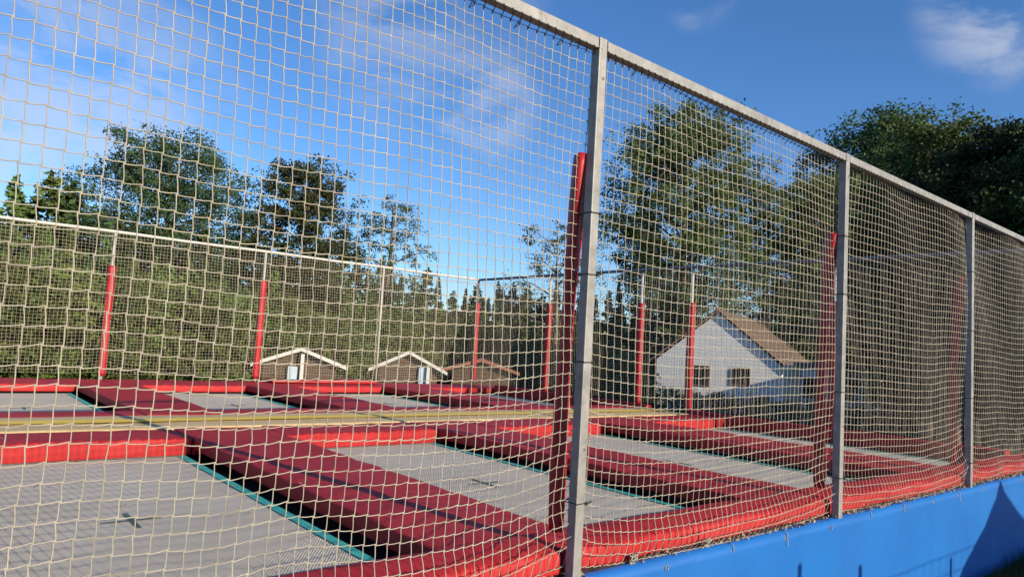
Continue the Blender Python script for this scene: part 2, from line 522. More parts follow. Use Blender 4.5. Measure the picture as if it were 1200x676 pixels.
# cross pads and the walkway between near and far beds
segs = [(XL + .34, XS[0][0] - .01), (XS[0][0], XS[0][1]), (XS[0][1] + .01, XS[1][0] - .01), (XS[1][0], XS[1][1]), (XS[1][1] + .01, XS[2][0] - .01),
        (XS[2][0], XS[2][1]), (XS[2][1] + .01, XS[3][0] - .01), (XS[3][0], XS[3][1]), (XS[3][1] + .01, XE - .006)]
where = ['far left out of view', 'left of view', 'at the left edge', 'at the head of the first long pad', 'behind the second trampoline',
         'at the head of the second long pad', 'behind the third trampoline', 'at the head of the third long pad', 'behind the rightmost trampoline']
for i, (a, b) in enumerate(segs):
    pad('cross_pad', a, b, Y2, 5.98, ZU + .006, ZP - .004, m_red if i % 2 else m_red, 'red cross pad nearer than the tan walkway, ' + where[i], 'pad',
        'cross pads before the walkway', gather=('-y',) if i % 2 == 0 else None, step=(.025 if i % 2 == 0 else .06, .06, .03), seed=40 + i, sag=.009)
    pad('cross_pad', a, b, 6.84, Y3, ZU + .006, ZP + .006, m_red, 'narrow red cross pad beyond the tan walkway, ' + where[i], 'pad',
        'cross pads past the walkway', step=(.08, .08, .04), seed=60 + i)
wk = empty('walkway_mat', (3, 6.41, ZU + .01))
tag(wk, 'long tan walkway mat with a bright yellow centre line across the platform', 'walkway mat')
V, F = rounded_box((XL + .34 - 3, -.42, 0), (XE - .01 - 3, .42, ZP - ZU - .006), .02, (.12, .08, .04), 2)
V[:, 2] += np.array([.006 * noise.noise(Vector((p[0] * 1.5, p[1] * 3, 0))) * (p[2] > .05) for p in V])
mb = MB(); mb.add(V, F); mb.build('mat_body', m_tan, wk, smooth=True)
ys = MB(); n = 150; Vs = []; Fs = []
for i in range(n + 1):
    x = XL + .36 + (XE - .03 - XL - .36) * i / n
    wob = .012 * noise.noise(Vector((x * 1.2, 0, 0)))
    zz = ZP - ZU - .006 + .0095
    Vs += [(x - 3, wob - .10, zz), (x - 3, wob + .10, zz)]
for i in range(n):
    if noise.noise(Vector((i * .31, 8, 0))) > .42: continue      # worn gaps
    Fs.append((2 * i, 2 * i + 2, 2 * i + 3, 2 * i + 1))
ys.add(Vs, Fs); ys.build('centre_line', m_yel, wk)

# edge pads
bays = list(zip(PX[:-1], PX[1:]))
bw = ['past the left edge of view', 'left of the large near post', 'right of the large near post', 'between the middle post and the right post', 'right of the rightmost post in view']
for i, (a, b) in enumerate(bays):
    a2 = a if i else XL + .02; b2 = b if i < 4 else XR - .03
    pad('edge_pad', a2 + .006, b2 - .006, 2.034, Y1, ZS + .004, ZE - .028, m_red, 'gathered red near edge pad, ' + bw[i], 'pad',
        'near edge pads', gather=('-y',), step=(.011, .05, .03), seed=80 + i, r=.022)
    pad('edge_pad', a2 + .006, b2 - .006, Y4, 11.33, ZU + .03, ZP - .012, m_red, 'flat red vinyl pad along the far edge, ' +
        ['past the left edge of view', 'leftmost in view', 'second in view from the left', 'right of the loose red mat', 'at the far right corner'][i], 'pad',
        'far edge pads', gather=('-y',), step=(.05, .09, .04), seed=90 + i)
for i, (a, b) in enumerate(((Y1 + .01, 4.1), (4.12, 6.09), (6.79, 8.7), (8.72, Y4 - .01))):
    pad('edge_pad', XE, 8.50, a, b, ZU + .006, ZE, m_red, 'shaded red pad along the right platform end, ' +
        ['nearest piece', 'piece before the walkway', 'piece past the walkway', 'farthest piece'][i], 'pad', 'right end edge pads', seams=(1, .98), seed=100 + i)
    pad('edge_pad', XL + .03, XL + .33, a, b, ZU + .006, ZE, m_red, 'red pad along the left end of the platform, ' +
        ['nearest piece', 'piece before the walkway', 'piece past the walkway', 'farthest piece'][i], 'pad', 'left end edge pads', seams=(1, .98), seed=110 + i)
# loose red mat lying on the far edge pad
V, F = rounded_box((-.92, -.16, 0), (.92, .16, .055), .025, (.12, .06, .03), 3)
V[:, 2] += .012 * np.sin(V[:, 0] * 3) * (V[:, 2] > .02)
mb = MB(); mb.add(V, F); o = mb.build('folded_mat', m_redb, smooth=True)
o.location = (5.27, 11.10, ZP - .006); o.rotation_euler = (0, math.radians(0), math.radians(-2))
tag(o, 'loose bright red folded mat lying on the far edge pad before the huts', 'mat')

# ------------------------------------------------------------------ trampolines
def trampoline(x0, x1, y0, y1, label, mark):
    cx, cy = (x0 + x1) / 2, (y0 + y1) / 2
    t = empty('trampoline', (cx, cy, ZB - .09)); tag(t, label, 'trampoline', 'trampolines set in the platform')
    hx, hy = (x1 - x0) / 2, (y1 - y0) / 2
    # frame tube under the pads
    fr = MB()
    for lo, hi in (((-hx + .005, -hy + .04, 0), (-hx + .04, hy - .04, .045)), ((hx - .04, -hy + .04, 0), (hx - .005, hy - .04, .045)),
                   ((-hx + .005, -hy + .005, 0), (hx - .005, -hy + .04, .045)), ((-hx + .005, hy - .04, 0), (hx - .005, hy - .005, .045))):
        fr.box(lo, hi)
    fr.build('frame', m_dsteel, t)
    g = .06      # gap between pad and cloth
    bx, by = hx - g, hy - .02
    nx, ny = 16, 24
    V = []; F = []
    for i in range(nx + 1):
        for j in range(ny + 1):
            u, v = -1 + 2 * i / nx, -1 + 2 * j / ny
            V.append((u * bx, v * by, .09 - .010 * (1 - u * u) * (1 - v * v)))
    for i in range(nx):
        for j in range(ny):
            a = i * (ny + 1) + j; F.append((a, a + ny + 1, a + ny + 2, a + 1))
    b = MB(); b.add(V, F); bed = b.build('bed', m_bed, t, smooth=True)
    # edge webbing: four strips on top of the cloth, mitred at the corners
    w = .052; e = MB(); z = .0945
    O = [(-bx, -by), (bx, -by), (bx, by), (-bx, by)]; I = [(-bx + w, -by + w * .4), (bx - w, -by + w * .4), (bx - w, by - w * .4), (-bx + w, by - w * .4)]
    for k in range(4):
        k2 = (k + 1) % 4
        e.add([(*O[k], z), (*O[k2], z), (*I[k2], z), (*I[k], z)], [(0, 1, 2, 3)])
    e.build('edge_webbing', m_teal, t)
    mk = MB(); mz = .0845
    mk.add([(-.13, -.011, mz), (.13, -.011, mz), (.13, .011, mz), (-.13, .011, mz)], [(0, 1, 2, 3)])
    for s in (-1, 1):
        mk.add([(-.011, .012 * s, mz), (.011, .012 * s, mz), (.011, .15 * s, mz), (-.011, .15 * s, mz)], [(0, 1, 2, 3) if s > 0 else (3, 2, 1, 0)])
    k = mk.build('centre_cross', m_mark, t); k.location = (mark[0], mark[1], 0)
    return t
cols = [(XS[0][1], XS[1][0]), (XS[1][1], XS[2][0]), (XS[2][1], XS[3][0]), (XS[3][1], XE)]
ln = ['grey trampoline filling the bottom left foreground', 'grey trampoline seen left of the large near steel post',
      'grey trampoline seen between the large near post and the middle post', 'narrow looking grey trampoline at the right, crossing the middle and right posts']
lf = ['leftmost grey trampoline past the tan walkway', 'grey trampoline past the walkway behind the second far red post', 'grey trampoline past the walkway in front of the two white gabled huts',
      'thin far grey trampoline at the right end past the walkway']
for i, (a, b) in enumerate(cols):
    trampoline(a, b, Y1, Y2, ln[i], (0, -.1 + .05 * i)); trampoline(a, b, Y3, Y4, lf[i], (0.05, .05 * i))
trampoline(XL + .33, XS[0][0], Y1, Y2, 'grey trampoline at the left end of the near row', (0, 0))
trampoline(XL + .33, XS[0][0], Y3, Y4, 'grey trampoline at the left end of the far row', (0, 0))

# ------------------------------------------------------------------ fence frames
def post_mesh(mb, x, y, z0, z1, w=.046):
    v, f = rounded_box((x - w / 2, y - w / 2, z0), (x + w / 2, y + w / 2, z1), .004, None, 2); mb.add(v, f)
def tie_ring(x, y, z, w=.050, dy=.03):
    t = MB(); h = w / 2 + .002
    p = [(x - h, y - h), (x + h, y - h), (x + h, y + h + dy), (x - h, y + h + dy), (x - h, y - h)]
    for a, b in zip(p[:-1], p[1:]):
        t.tube([(*a, z), (*b, z + .003)], .0024, 5)
    t.tube([(x + h, y - h, z), (x + h + .012, y - h - .02, z + .012)], .002, 4)
    v, f = rounded_box((x + h - .006, y - h - .006, z - .005), (x + h + .005, y - h + .004, z + .006), .001, None, 1); t.add(v, f)
    return t
nf = empty('near_fence_frame', (PX[2], YN, ZS)); tag(nf, 'tall galvanised steel fence frame nearest the viewer, posts and sloping looking top rail', 'fence frame')
def loc(o, root):      # builder works in scene coordinates, parts sit under their root
    o.location = -np.array(root.location) if root.rotation_euler.z == 0 else o.location
    return o
for i, x in enumerate(PX):
    p = MB(); post_mesh(p, x, YN, ZS + .002, ZR - (.0 if 0 < i < 5 else 0))
    po = loc(p.build('post', m_steel, nf), nf)
    for z in [(.77, .42, -.16, -.66), (.80, .33, -.20, -.7), (.55, .3, -.05, -.6)][i % 3]:
        t = tie_ring(x, YN, EYE + z); t.build('cable_tie', m_black, po)
    for q, z in enumerate((1.05, .18, -.45)):
        bo = MB(); zz = EYE + z + .03 * i % .11
        if q % 2: bo.tube([(x - .0225, YN - .004, zz), (x - .0262, YN - .004, zz)], .0055, 8)
        else: bo.tube([(x + .006, YN - .0225, zz), (x + .006, YN - .0262, zz)], .0055, 8)
        bo.build('bolt_head', m_dsteel, po)
    for sx in (-1, 1):
        if (i == 0 and sx < 0) or (i == 5 and sx > 0): continue
        wb = MB(); wb.tube([(x + sx * .0245, YN - .022 + .002 * math.sin(k_ * 2.1 + i), ZR - .050 + .046 * k_ / 9) for k_ in range(10)], [.0032 + .001 * math.sin(k_ * 3) for k_ in range(10)], 6)
        wb.build('weld_bead', m_dsteel, po, smooth=True)
for i, (a, b) in enumerate(bays):
    r = MB(); v, f = rounded_box((a + .0245, YN - .021, ZR - .050), (b - .0245, YN + .021, ZR - .004), .004, None, 2); r.add(v, f)
    loc(r.build('rail', m_steel, nf), nf)
ff = empty('far_fence_frame', (PX[2], YF, ZS)); tag(ff, 'far fence frame of slim white tube with a pale top rail', 'fence frame')
for i, x in enumerate(PX):
    p = MB(); p.tube([(x, YF, ZS + .002), (x, YF, ZR - .022)], .020, 10); loc(p.build('post', m_white if i < 5 else m_dsteel, ff, smooth=True), ff)
r = MB(); xs = np.linspace(PX[0] - .02, PX[-1] + .02, 45)
r.tube([(x, YF, ZR - .008 * math.sin((x - PX[0]) / 2.1775 * math.pi) ** 2) for x in xs], .022, 10); loc(r.build('rail', m_white, ff, smooth=True), ff)
EY = [3.0, 4.12, 6.22, 7.16, 9.25]
ef = empty('right_end_fence_frame', (8.582, 6, ZS)); tag(ef, 'dark top rail and slim posts closing the far right end of the arena', 'fence frame')
for y in EY:
    if y == 3.0: continue
    p = MB(); p.tube([(8.582, y, ZS + .002), (8.582, y, ZR - .022)], .020, 10); loc(p.build('post', m_white, ef, smooth=True), ef)
r = MB(); ysr = np.linspace(2.03, YF - .025, 40)
r.tube([(8.582, y, ZR - .01 + .02 * math.sin((y - 2) * .33)) for y in ysr], .024, 10); loc(r.build('rail', m_dsteel, ef, smooth=True), ef)  # shade on this rail is put into its darker steel colour
lfm = empty('left_end_fence_frame', (PX[0], 6, ZS)); tag(lfm, 'steel top rail and posts closing the left end of the arena', 'fence frame')
for y in (5.1, 8.2):
    p = MB(); p.tube([(PX[0], y, ZS + .002), (PX[0], y, ZR - .022)], .020, 10); loc(p.build('post', m_white, lfm, smooth=True), lfm)
r = MB(); r.tube([(PX[0], y, ZR - .01) for y in np.linspace(2.03, YF - .025, 12)], .024, 10); loc(r.build('rail', m_steel, lfm, smooth=True), lfm)

# ------------------------------------------------------------------ padded sleeves
def sleeve(x, y, z0, z1, rx, ry, m, label, group, path=None, seed=0, fold=0.0, closed=True):
    n = 20; k = 34; V = []; F = []
    for i in range(k + 1):
        t = i / k; z = z0 + (z1 - z0) * t
        ox, oy, s = path(t) if path else (0, 0, 1)
        for j in range(n):
            a = 2 * math.pi * j / n
            sq = 1 / max(abs(math.cos(a)), abs(math.sin(a))) ** .45
            w = 1 + .10 * noise.noise(Vector((math.cos(a) * 1.2 + seed, math.sin(a) * 1.2, z * 5))) + fold * max(0, math.cos(a - 3.6)) ** 6 * (0.6 + .5 * math.sin(z * 7 + seed)) \
                - fold * .45 * max(0, math.cos(a + 1.7)) ** 8
            if i in (0, k): w *= .9
            V.append((ox + rx * s * sq * w * math.cos(a), oy + ry * s * sq * w * math.sin(a), z - z0))
    for i in range(k):
        for j in range(n):
            a = i * n + j; b = i * n + (j + 1) % n; F.append((a, b, b + n, a + n))
    F.append(tuple(range(n))[::-1]); F.append(tuple(range(k * n, k * n + n)))
    mb = MB(); mb.add(V, F); o = mb.build('post_sleeve', m, smooth=True); o.location = (x, y, z0)
    # stitched bands
    return tag(o, label, 'post sleeve', group)
def bow(top, mid, bot, side=0.):
    def f(t):
        b = 4 * t * (1 - t)
        return (side * math.sin(t * 3) * .5, bot + (top - bot) * t + (mid - (top + bot) / 2) * b, (1.02 - .12 * t + .45 * t ** 7) * (1 + .12 * math.sin(t * 9)))
    return f
nl = ['at the far left corner out of view', 'just past the left edge of view', 'baggy and bowed, behind the large near post', 'creased, behind the middle steel post', 'thin looking, behind the right steel post', 'behind the corner post at the right']
for i, x in enumerate(PX):
    zt = EYE + [.8, .8, .80, .79, .76, .78][i]
    sleeve(x, YN + .055, ZE + .02, zt, .026, .030, m_redb, 'red vinyl sleeve on a near post, ' + nl[i], 'red sleeves on the near posts', bow(.008, .058, .052, .010), seed=i * 5, fold=.55)
fl = ['at the left corner out of view', 'just past the left edge of view', 'leftmost in view', 'second from the left, before the huts', 'hidden', 'at the far corner']
for i, x in enumerate(PX):
    if i == 4: continue                    # the bare white post
    sleeve(x, YF, ZE - .01, EYE + .79 + .02 * (i % 2), .052, .052, m_redb, 'straight red padded sleeve on a far post, ' + fl[i], 'red sleeves on the far posts', None, seed=30 + i)
el = {9.25: 'first one right of the far corner', 7.16: 'just past the end of the tan walkway', 6.22: 'before the pale blue house wall', 4.12: 'hidden behind the middle steel post'}
for y in EY[1:]:
    sleeve(8.582, y, ZE - .01, EYE + .77, .050, .050, m_redb, 'red padded sleeve on the right end fence, ' + el[y], 'red sleeves on the right end posts', None, seed=50 + y)

# ------------------------------------------------------------------ nets
def net(name, A, B, out, z0, z1, hx, hz, rad, sides, label, wob=1.0, seed=0, knots=True, bottom_bulge=0.0, mid=True, taut=()):
    """rope net from A to B (xy), out = unit normal the slack hangs to; real strands between knots"""
    rg = np.random.default_rng(seed)
    A = np.array(A, float); B = np.array(B, float); L = np.linalg.norm(B - A); u = (B - A) / L
    out = np.array(out, float)
    nx = int(round(L / hx)); nz = int(round((z1 - z0) / hz))
    s = np.linspace(0, L, nx + 1)[:, None] * np.ones((1, nz + 1))
    v = np.ones((nx + 1, 1)) * np.linspace(0, 1, nz + 1)[None, :]
    dz = np.zeros_like(s); dy = np.zeros_like(s); ds = np.zeros_like(s)
    # slack: rows ride up and down between pull points
    kinks = np.sort(rg.uniform(0, L, int(L / .42)))
    for kx in kinks:
        w = rg.uniform(.15, .5); amp = rg.uniform(-.022, .030) * wob
        vc = rg.choice([0.02, .08, .2, .5, .85, .97], p=[.28, .22, .15, .1, .15, .10]); vw = rg.uniform(.18, .42)
        tri = np.clip(1 - np.abs(s - kx) / w, 0, 1)
        dz += amp * tri * np.exp(-((v - vc) / vw) ** 2)
    # each bay droops a little between its posts
    for a, b in zip(taut[:-1], taut[1:]):
        t = np.clip((s - a) / (b - a), 0, 1); ins = (s >= a) & (s <= b)
        dz -= ins * 4 * t * (1 - t) * .030 * wob * (0.25 + .75 * np.sin(v * math.pi))
        dy += ins * 4 * t * (1 - t) * .035 * np.sin(v * math.pi)
        # near a post rows climb towards it low down
        dz += ins * .045 * wob * np.exp(-np.minimum(s - a, b - s) / .12) * np.exp(-(v / .25) ** 2)
    for k in range(5):
        f1, ph = rg.uniform(2, 9), rg.uniform(0, 6)
        dz += wob * .0045 * np.sin(s * f1 + ph + 3 * v); dy += .008 * np.sin(s * f1 * .8 + 2 * v * k + ph)
        ds += wob * .004 * np.sin(v * f1 * 1.6 + s * .7 + ph)
    # top row is laced to the rail at intervals
    dz -= .010 * np.abs(np.sin(s * math.pi / .17)) * np.exp(-(1 - v) / .02)
    if bottom_bulge:
        dy += bottom_bulge * (np.exp(-((v - .045) / .035) ** 2)) * (1 + .3 * np.sin(s * 9))
    jz = rg.normal(0, .0013, s.shape); jx = rg.normal(0, .0013, s.shape)
    edge = np.ones_like(s); edge[0, :] = 0; edge[-1, :] = 0
    P = np.zeros((nx + 1, nz + 1, 3))
    zz = z0 + (z1 - z0) * v + (dz * edge + jz) * np.where(v >= .999, .4, 1) * np.where(v <= .001, .5, 1)
    zz = np.maximum(zz, z0 - .004)
    q = A[None, None, :] + (s + ds * edge + jx)[..., None] * u + (dy * edge)[..., None] * out
    P[..., 0] = q[..., 0]; P[..., 1] = q[..., 1]; P[..., 2] = zz
    e3 = np.array([0, 0, 1.0]); u3 = np.array([*u, 0])
    off = .0023
    # strands: horizontal from the high side of one knot to the low side of the next
    Ha = P[:-1] - e3 * off; Hb = P[1:] + e3 * off
    Va = P[:, :-1] + u3 * off * .8; Vb = P[:, 1:] - u3 * off * .8
    vs, fs, n0 = [], [], 0
    def strands(a, b, sagv):
        nonlocal n0
        a = a.reshape(-1, 3); b = b.reshape(-1, 3)
        pts = [a, (a + b) / 2 + sagv, b] if mid else [a, b]
        t = b - a; t /= np.linalg.norm(t, axis=1)[:, None] + 1e-9
        o3 = np.array([*out, 0.0]); w = np.cross(t, o3); w /= np.linalg.norm(w, axis=1)[:, None] + 1e-9
        x = np.cross(w, t)
        rr = rad * rg.uniform(.86, 1.14, (len(a), 1))
        m = len(pts); ring = []
        for p in pts:
            for k in range(sides):
                an = 2 * math.pi * (k + .5) / sides
                ring.append(p + rr * (math.cos(an) * w + math.sin(an) * x))
        Vv = np.stack(ring, 1)                      # (N, m*sides, 3)
        N = len(a)
        base = n0 + np.arange(N)[:, None] * (m * sides)
        for i in range(m - 1):
            for k in range(sides):
                k2 = (k + 1) % sides
                fs.append(np.concatenate([base + i * sides + k, base + i * sides + k2, base + (i + 1) * sides + k2, base + (i + 1) * sides + k], 1))
        vs.append(Vv.reshape(-1, 3)); n0 += N * m * sides
    strands(Ha, Hb, np.array([0, 0, -.0012])); strands(Va, Vb, np.array([0.0008, 0, 0]))
    if knots:
        c = P.reshape(-1, 3); N = len(c); kr = rad * 1.62
        # squashed cubes, corners pulled in
        cube = np.array([(i, j, k) for i in (-1, 1) for j in (-1, 1) for k in (-1, 1)], float) * .62
        R = np.array([u3, np.array([*out, 0]), e3])
        cv = (c[:, None, :] + (cube * np.array([1.0, .9, 1.15])) @ R * kr)
        base = n0 + np.arange(N)[:, None] * 8
        for q4 in ((0, 1, 3, 2), (4, 6, 7, 5), (0, 4, 5, 1), (2, 3, 7, 6), (0, 2, 6, 4), (1, 5, 7, 3)):
            fs.append(np.concatenate([base + i for i in q4], 1))
        vs.append(cv.reshape(-1, 3)); n0 += N * 8
    V = np.concatenate(vs); F = np.concatenate(fs)
    org = np.array([A[0], A[1], z0])
    o = quads_mesh(name, V - org, F, m_rope, smooth=True)
    o.location = tuple(org)
    return tag(o, label, 'net', None), P

tn = [p - (PX[0] + .03) for p in PX]
nn, P = net('safety_net', (PX[0] + .03, YN + .029), (PX[-1] - .03, YN + .029), (0, -1), ZS + .012, ZR - .052, .0432, .0478, .00152, 6,
            'near cream rope net of square meshes stretched between the large steel posts', 1.0, 3, True, .035, True, tn)
# dark lacing that ties the top row of the net to the rail
lace = MB()
xs = P[:, -1, :]
pth = []
for i in range(len(xs) - 1):
    a = xs[i]
    pth += [a + (0, 0, -.012), a + (0.002, -.012, .012), np.array([a[0] + .006, YN - .0225, ZR - .047]), np.array([a[0] + .014, YN - .0225, ZR - .052])]
    if i % 5 == 0: pth += [a + (.02, 0, -.03)]
lace.tube(pth, .0019, 4)
lo = lace.build('lacing_cord', m_black, nn); lo.location = -np.array(nn.location)
net('safety_net', (PX[0] + .03, YF - .03), (PX[-1] - .03, YF - .03), (0, -1), ZE + .02, ZR - .02, .046, .046, .0016, 4,
    'far pale net along the back of the arena below the white rail', .8, 5, False, 0, False, tn)
net('safety_net', (8.555, 2.05), (8.555, YF - .06), (-1, 0), ZE + .02, ZR - .03, .046, .046, .0016, 4,
    'net closing the right end of the arena below the dark rail', .8, 6, False, 0, False, (0, 2.07, 4.2, 5.1, 7.2, 9.3))
net('safety_net', (PX[0] + .03, 2.05), (PX[0] + .03, YF - .06), (1, 0), ZE + .02, ZR - .03, .046, .046, .0016, 4,
    'net closing the left end of the arena', .8, 8, False, 0, False, (0, 3.1, 6.2, 9.3))

# dry leaves and dirt gathered along the ledge under the near net
V = []; F = []
N = 2600
for i in range(N):
    x = rng.uniform(3.0, 8.7) if i % 4 else rng.uniform(0, 8.7)
    dens = .5 + .5 * noise.noise(Vector((x * 2.2, 4, 4)))
    if rng.uniform() > dens * (0.35 + .65 * (x / 8.7)): continue
    c = np.array([x, rng.uniform(1.975, 2.04), ZS + .006 + abs(rng.normal(0, .010))])
    a = rng.normal(size=3); a /= np.linalg.norm(a); b = np.cross(a, rng.normal(size=3)); b /= np.linalg.norm(b)
    s_ = rng.uniform(.004, .014)
    k = len(V); V += [c + a * s_, c + b * s_ * .6, c - a * s_, c - b * s_ * .6]; F.append((k, k + 1, k + 2, k + 3))
lt = MB(); lt.add(V, F); tag(lt.build('leaf_litter', m_litter), 'dry leaf litter and dirt along the ledge at the foot of the near net', 'leaf litter', kind='stuff')
V = []; F = []
for i in range(420):
    x = rng.uniform(.3, 8.2); y = rng.uniform(2.3, 10.3)
    on_pad = any(a < x < b for a, b in XS) or 5.5 < y < 7.2
    z = (ZP if on_pad else ZB) + .010
    if on_pad and rng.uniform() < .4: continue
    c = np.array([x, y, z]); a = np.array([*rng.normal(size=2), rng.normal() * .25]); a /= np.linalg.norm(a); b = np.cross(a, np.array([0, .3, 1.0])); b /= np.linalg.norm(b)
    s_ = rng.uniform(.006, .018); k = len(V); V += [c + a * s_, c + b * s_ * .55, c - a * s_, c - b * s_ * .55]; F.append((k, k + 1, k + 2, k + 3))
lt = MB(); lt.add(V, F); tag(lt.build('fallen_leaves', m_litter), 'small dry leaves scattered over the trampolines and red pads', 'leaf litter', kind='stuff')
# loose rope ends at the foot of the net
for (x, lab) in ((2.42, 'just right of the large near post'), (2.95, 'above the blue skirt, before the middle post')):
    mb = MB()
    for k in range(7):
        a = rng.uniform(0, 6.28, 4)
        p = [np.array([.018 * math.cos(q + k) + rng.normal(0, .006), -.006 + .008 * math.sin(q * 2), .018 * math.sin(q) + rng.normal(0, .006)]) for q in np.linspace(0, 5, 7)]
        mb.tube(p, .0028, 5)
    mb.tube([(0, 0, 0), (.004, -.008, -.03), (-.004, -.01, -.055)], .003, 5)
    o = mb.build('rope_knot', m_rope, smooth=True); o.location = (x, 2.005, ZS + .022)
    tag(o, 'tangled knot of cream rope, ' + lab, 'rope knot')

# ------------------------------------------------------------------ placing things by bearing
HOR = None
def bearing(px):
    """horizontal unit vector for a picture column at eye level"""
    # find py with zero elevation
    py = 338 + (-(M[2, 0] * (px - 600)) - M[2, 2] * F_PX) / M[2, 1]
    w = M @ np.array([px - 600, py - 338, F_PX])
    return w / np.linalg.norm(w), py
def spot(px, dist):
    w, hy = bearing(px)
    x, y = w[0] * dist, w[1] * dist
    return x, y, gz(x, y)
def height_at(px, py, dist):
    """world z of the picture point (px, py) at horizontal distance dist"""
    w = M @ np.array([px - 600, py - 338, F_PX])
    return EYE + w[2] / math.hypot(w[0], w[1]) * dist

# ------------------------------------------------------------------ trees
def leaf_quads(C, size, rg, flat=0.0, dirs=None):
    N = len(C)
    a = rg.normal(size=(N, 3)); a[:, 2] *= (1 - flat); a /= np.linalg.norm(a, axis=1)[:, None]
    r = rg.normal(size=(N, 3)); b = np.cross(a, r); b /= np.linalg.norm(b, axis=1)[:, None]
    s = size * rg.uniform(.6, 1.35, (N, 1))
    V = np.stack([C + a * s, C + b * s * .62, C - a * s, C - b * s * .62], 1).reshape(-1, 3)
    return V, np.arange(4 * N).reshape(-1, 4)

def broadleaf(seed, h, w, leaf, n_clump, per, m, trunk_h=.3, bark=None, sparse=0.0, lean=0.0, top=1.0, hollow=.35):
    """returns root with trunk and crown, base at origin; crown of leaf clumps on real limbs"""
    rg = np.random.default_rng(seed)
    root = empty('tree')
    tr = MB()
    th = h * .93
    r0 = h * .020 + .05
    tp = [np.array([lean * t * t * h + .012 * h * math.sin(t * 5 + seed), .012 * h * math.cos(t * 4 + seed), t * th]) for t in np.linspace(0, 1, 9)]
    tr.tube(tp, [r0 * (1.25 if i == 0 else 1) * (1 - .88 * i / 8) for i in range(9)], 8)
    zc = h * (trunk_h + (1 - trunk_h) * .52); hz_ = h * (1 - trunk_h) * .5
    lobes = []
    # limbs reach out to lobes of the crown
    nl = n_clump
    for k in range(nl):
        ph = 2.399963 * k + rg.uniform(-.5, .5)
        zt = (k + .5) / nl
        zz = -0.96 + 1.92 * zt
        rr = math.sqrt(max(0, 1 - abs(zz) ** 2.2))
        rad = w * .5 * rr * rg.uniform(hollow, 1.04) * (1.0 if zz < .2 else top)
        c = np.array([math.cos(ph) * rad + lean * h * .5, math.sin(ph) * rad, zc + zz * hz_ * rg.uniform(.88, 1.04)])
        if rg.uniform() < sparse: continue
        lobes.append(c)
        if k % 2 == 0:
            t0 = min(.92, max(trunk_h * .8, (c[2] - .35 * math.hypot(c[0], c[1])) / th)); i0 = t0 * 8; ii = min(7, int(i0))
            s0 = tp[ii] + (tp[ii + 1] - tp[ii]) * (i0 - ii)
            mid_ = (s0 + c) / 2 + np.array([0, 0, .10 * np.linalg.norm(c - s0)]) + rg.normal(0, .12, 3)
            lr = r0 * .34 * (1 - t0 * .5)
            tr.tube([s0, (s0 * .6 + mid_ * .4), mid_, (mid_ + c) / 2 + rg.normal(0, .1, 3), c], [lr, lr * .8, lr * .6, lr * .35, lr * .12], 5)
            for q in range(3):
                e = c + rg.normal(0, w * .07, 3); tr.tube([(mid_ + c) / 2, e], [lr * .3, lr * .06], 4)
    tr.build('trunk', bark or m_bark, root, smooth=True)
    C = []
    for c in lobes:
        cr = w * rg.uniform(.065, .12)
        # a lobe is several small sprays rather than one ball
        for q in range(7):
            sc = c + np.clip(rg.normal(0, .8, 3), -1.3, 1.3) * cr * np.array([1, 1, .7])
            k = int(per / 7 * rg.uniform(.5, 1.4))
            d = np.clip(rg.normal(size=(k, 3)), -1.7, 1.7) * cr * np.array([.34, .34, .22])
            C.append(sc + d)
    C = np.concatenate(C)
    V, F = leaf_quads(C, leaf, rg, .2)
    quads_mesh('crown', V, F, m, root)
    return root

def conifer(seed, h, w, m, leaf=.16, dens=1.0, bare=.08, droop=.25, slim=1.0):
    rg = np.random.default_rng(seed)
    root = empty('conifer')
    tr = MB(); tr.tube([(0, 0, 0), (.02 * h * .2, 0, h * .5), (0, 0, h * .985)], [h * .016 + .03, h * .010, .012], 7)
    C = []; D = []
    z = h * bare
    while z < h * .97:
        t = (z / h - bare) / (1 - bare)
        R = w * .5 * (1 - t) ** .8 * slim * rg.uniform(.8, 1.1) + .06
        nb = rg.integers(5, 9)
        for k in range(nb):
            a = rg.uniform(0, 6.283); L = R * rg.uniform(.6, 1.12)
            n = max(3, int(L / .10 * 3.2 * dens))
            u = np.sqrt(rg.uniform(0.02, 1, n))
            px = u * L; sp = rg.normal(0, 1, n) * (.07 + .20 * L * (1 - u * .6) * .5)
            zz = z + (px * .25 - droop * px ** 1.35) + rg.normal(0, .05 + .02 * h / 6, n)
            C.append(np.stack([math.cos(a) * px - math.sin(a) * sp, math.sin(a) * px + math.cos(a) * sp, zz], 1))
            if k < 3 and z < h * .8: tr.tube([(0, 0, z), (math.cos(a) * L * .9, math.sin(a) * L * .9, z + L * .9 * .25 - droop * (L * .9) ** 1.35)], [.03, .008], 4)
        z += h * .034 * rg.uniform(.8, 1.2)
    tr.build('trunk', m_bark, root, smooth=True)
    C.append(np.stack([rg.normal(0, .05, 30), rg.normal(0, .05, 30), h * rg.uniform(.93, 1.0, 30)], 1))
    C = np.concatenate(C)
    V, F = leaf_quads(C, leaf, rg, .45)
    quads_mesh('crown', V, F, m, root)
    return root

def stand(root, px, top_py, dist, label, cat, group=None, h0=None, rz=0.0, wide=1.0, name=None):
    x, y, z = spot(px, dist)
    h = height_at(px, top_py, dist) - z
    for ch in root.children:                  # the crown as it really grew
        if ch.name.startswith('crown'):
            co = np.empty(len(ch.data.vertices) * 3, np.float32); ch.data.vertices.foreach_get('co', co)
            h0 = float(np.percentile(co[2::3], 99.8))
    s = h / h0
    root.location = (x, y, z); root.scale = (s * wide, s * wide, s); root.rotation_euler = (0, 0, rz)
    if name: root.name = name
    return tag(root, label, cat, group)

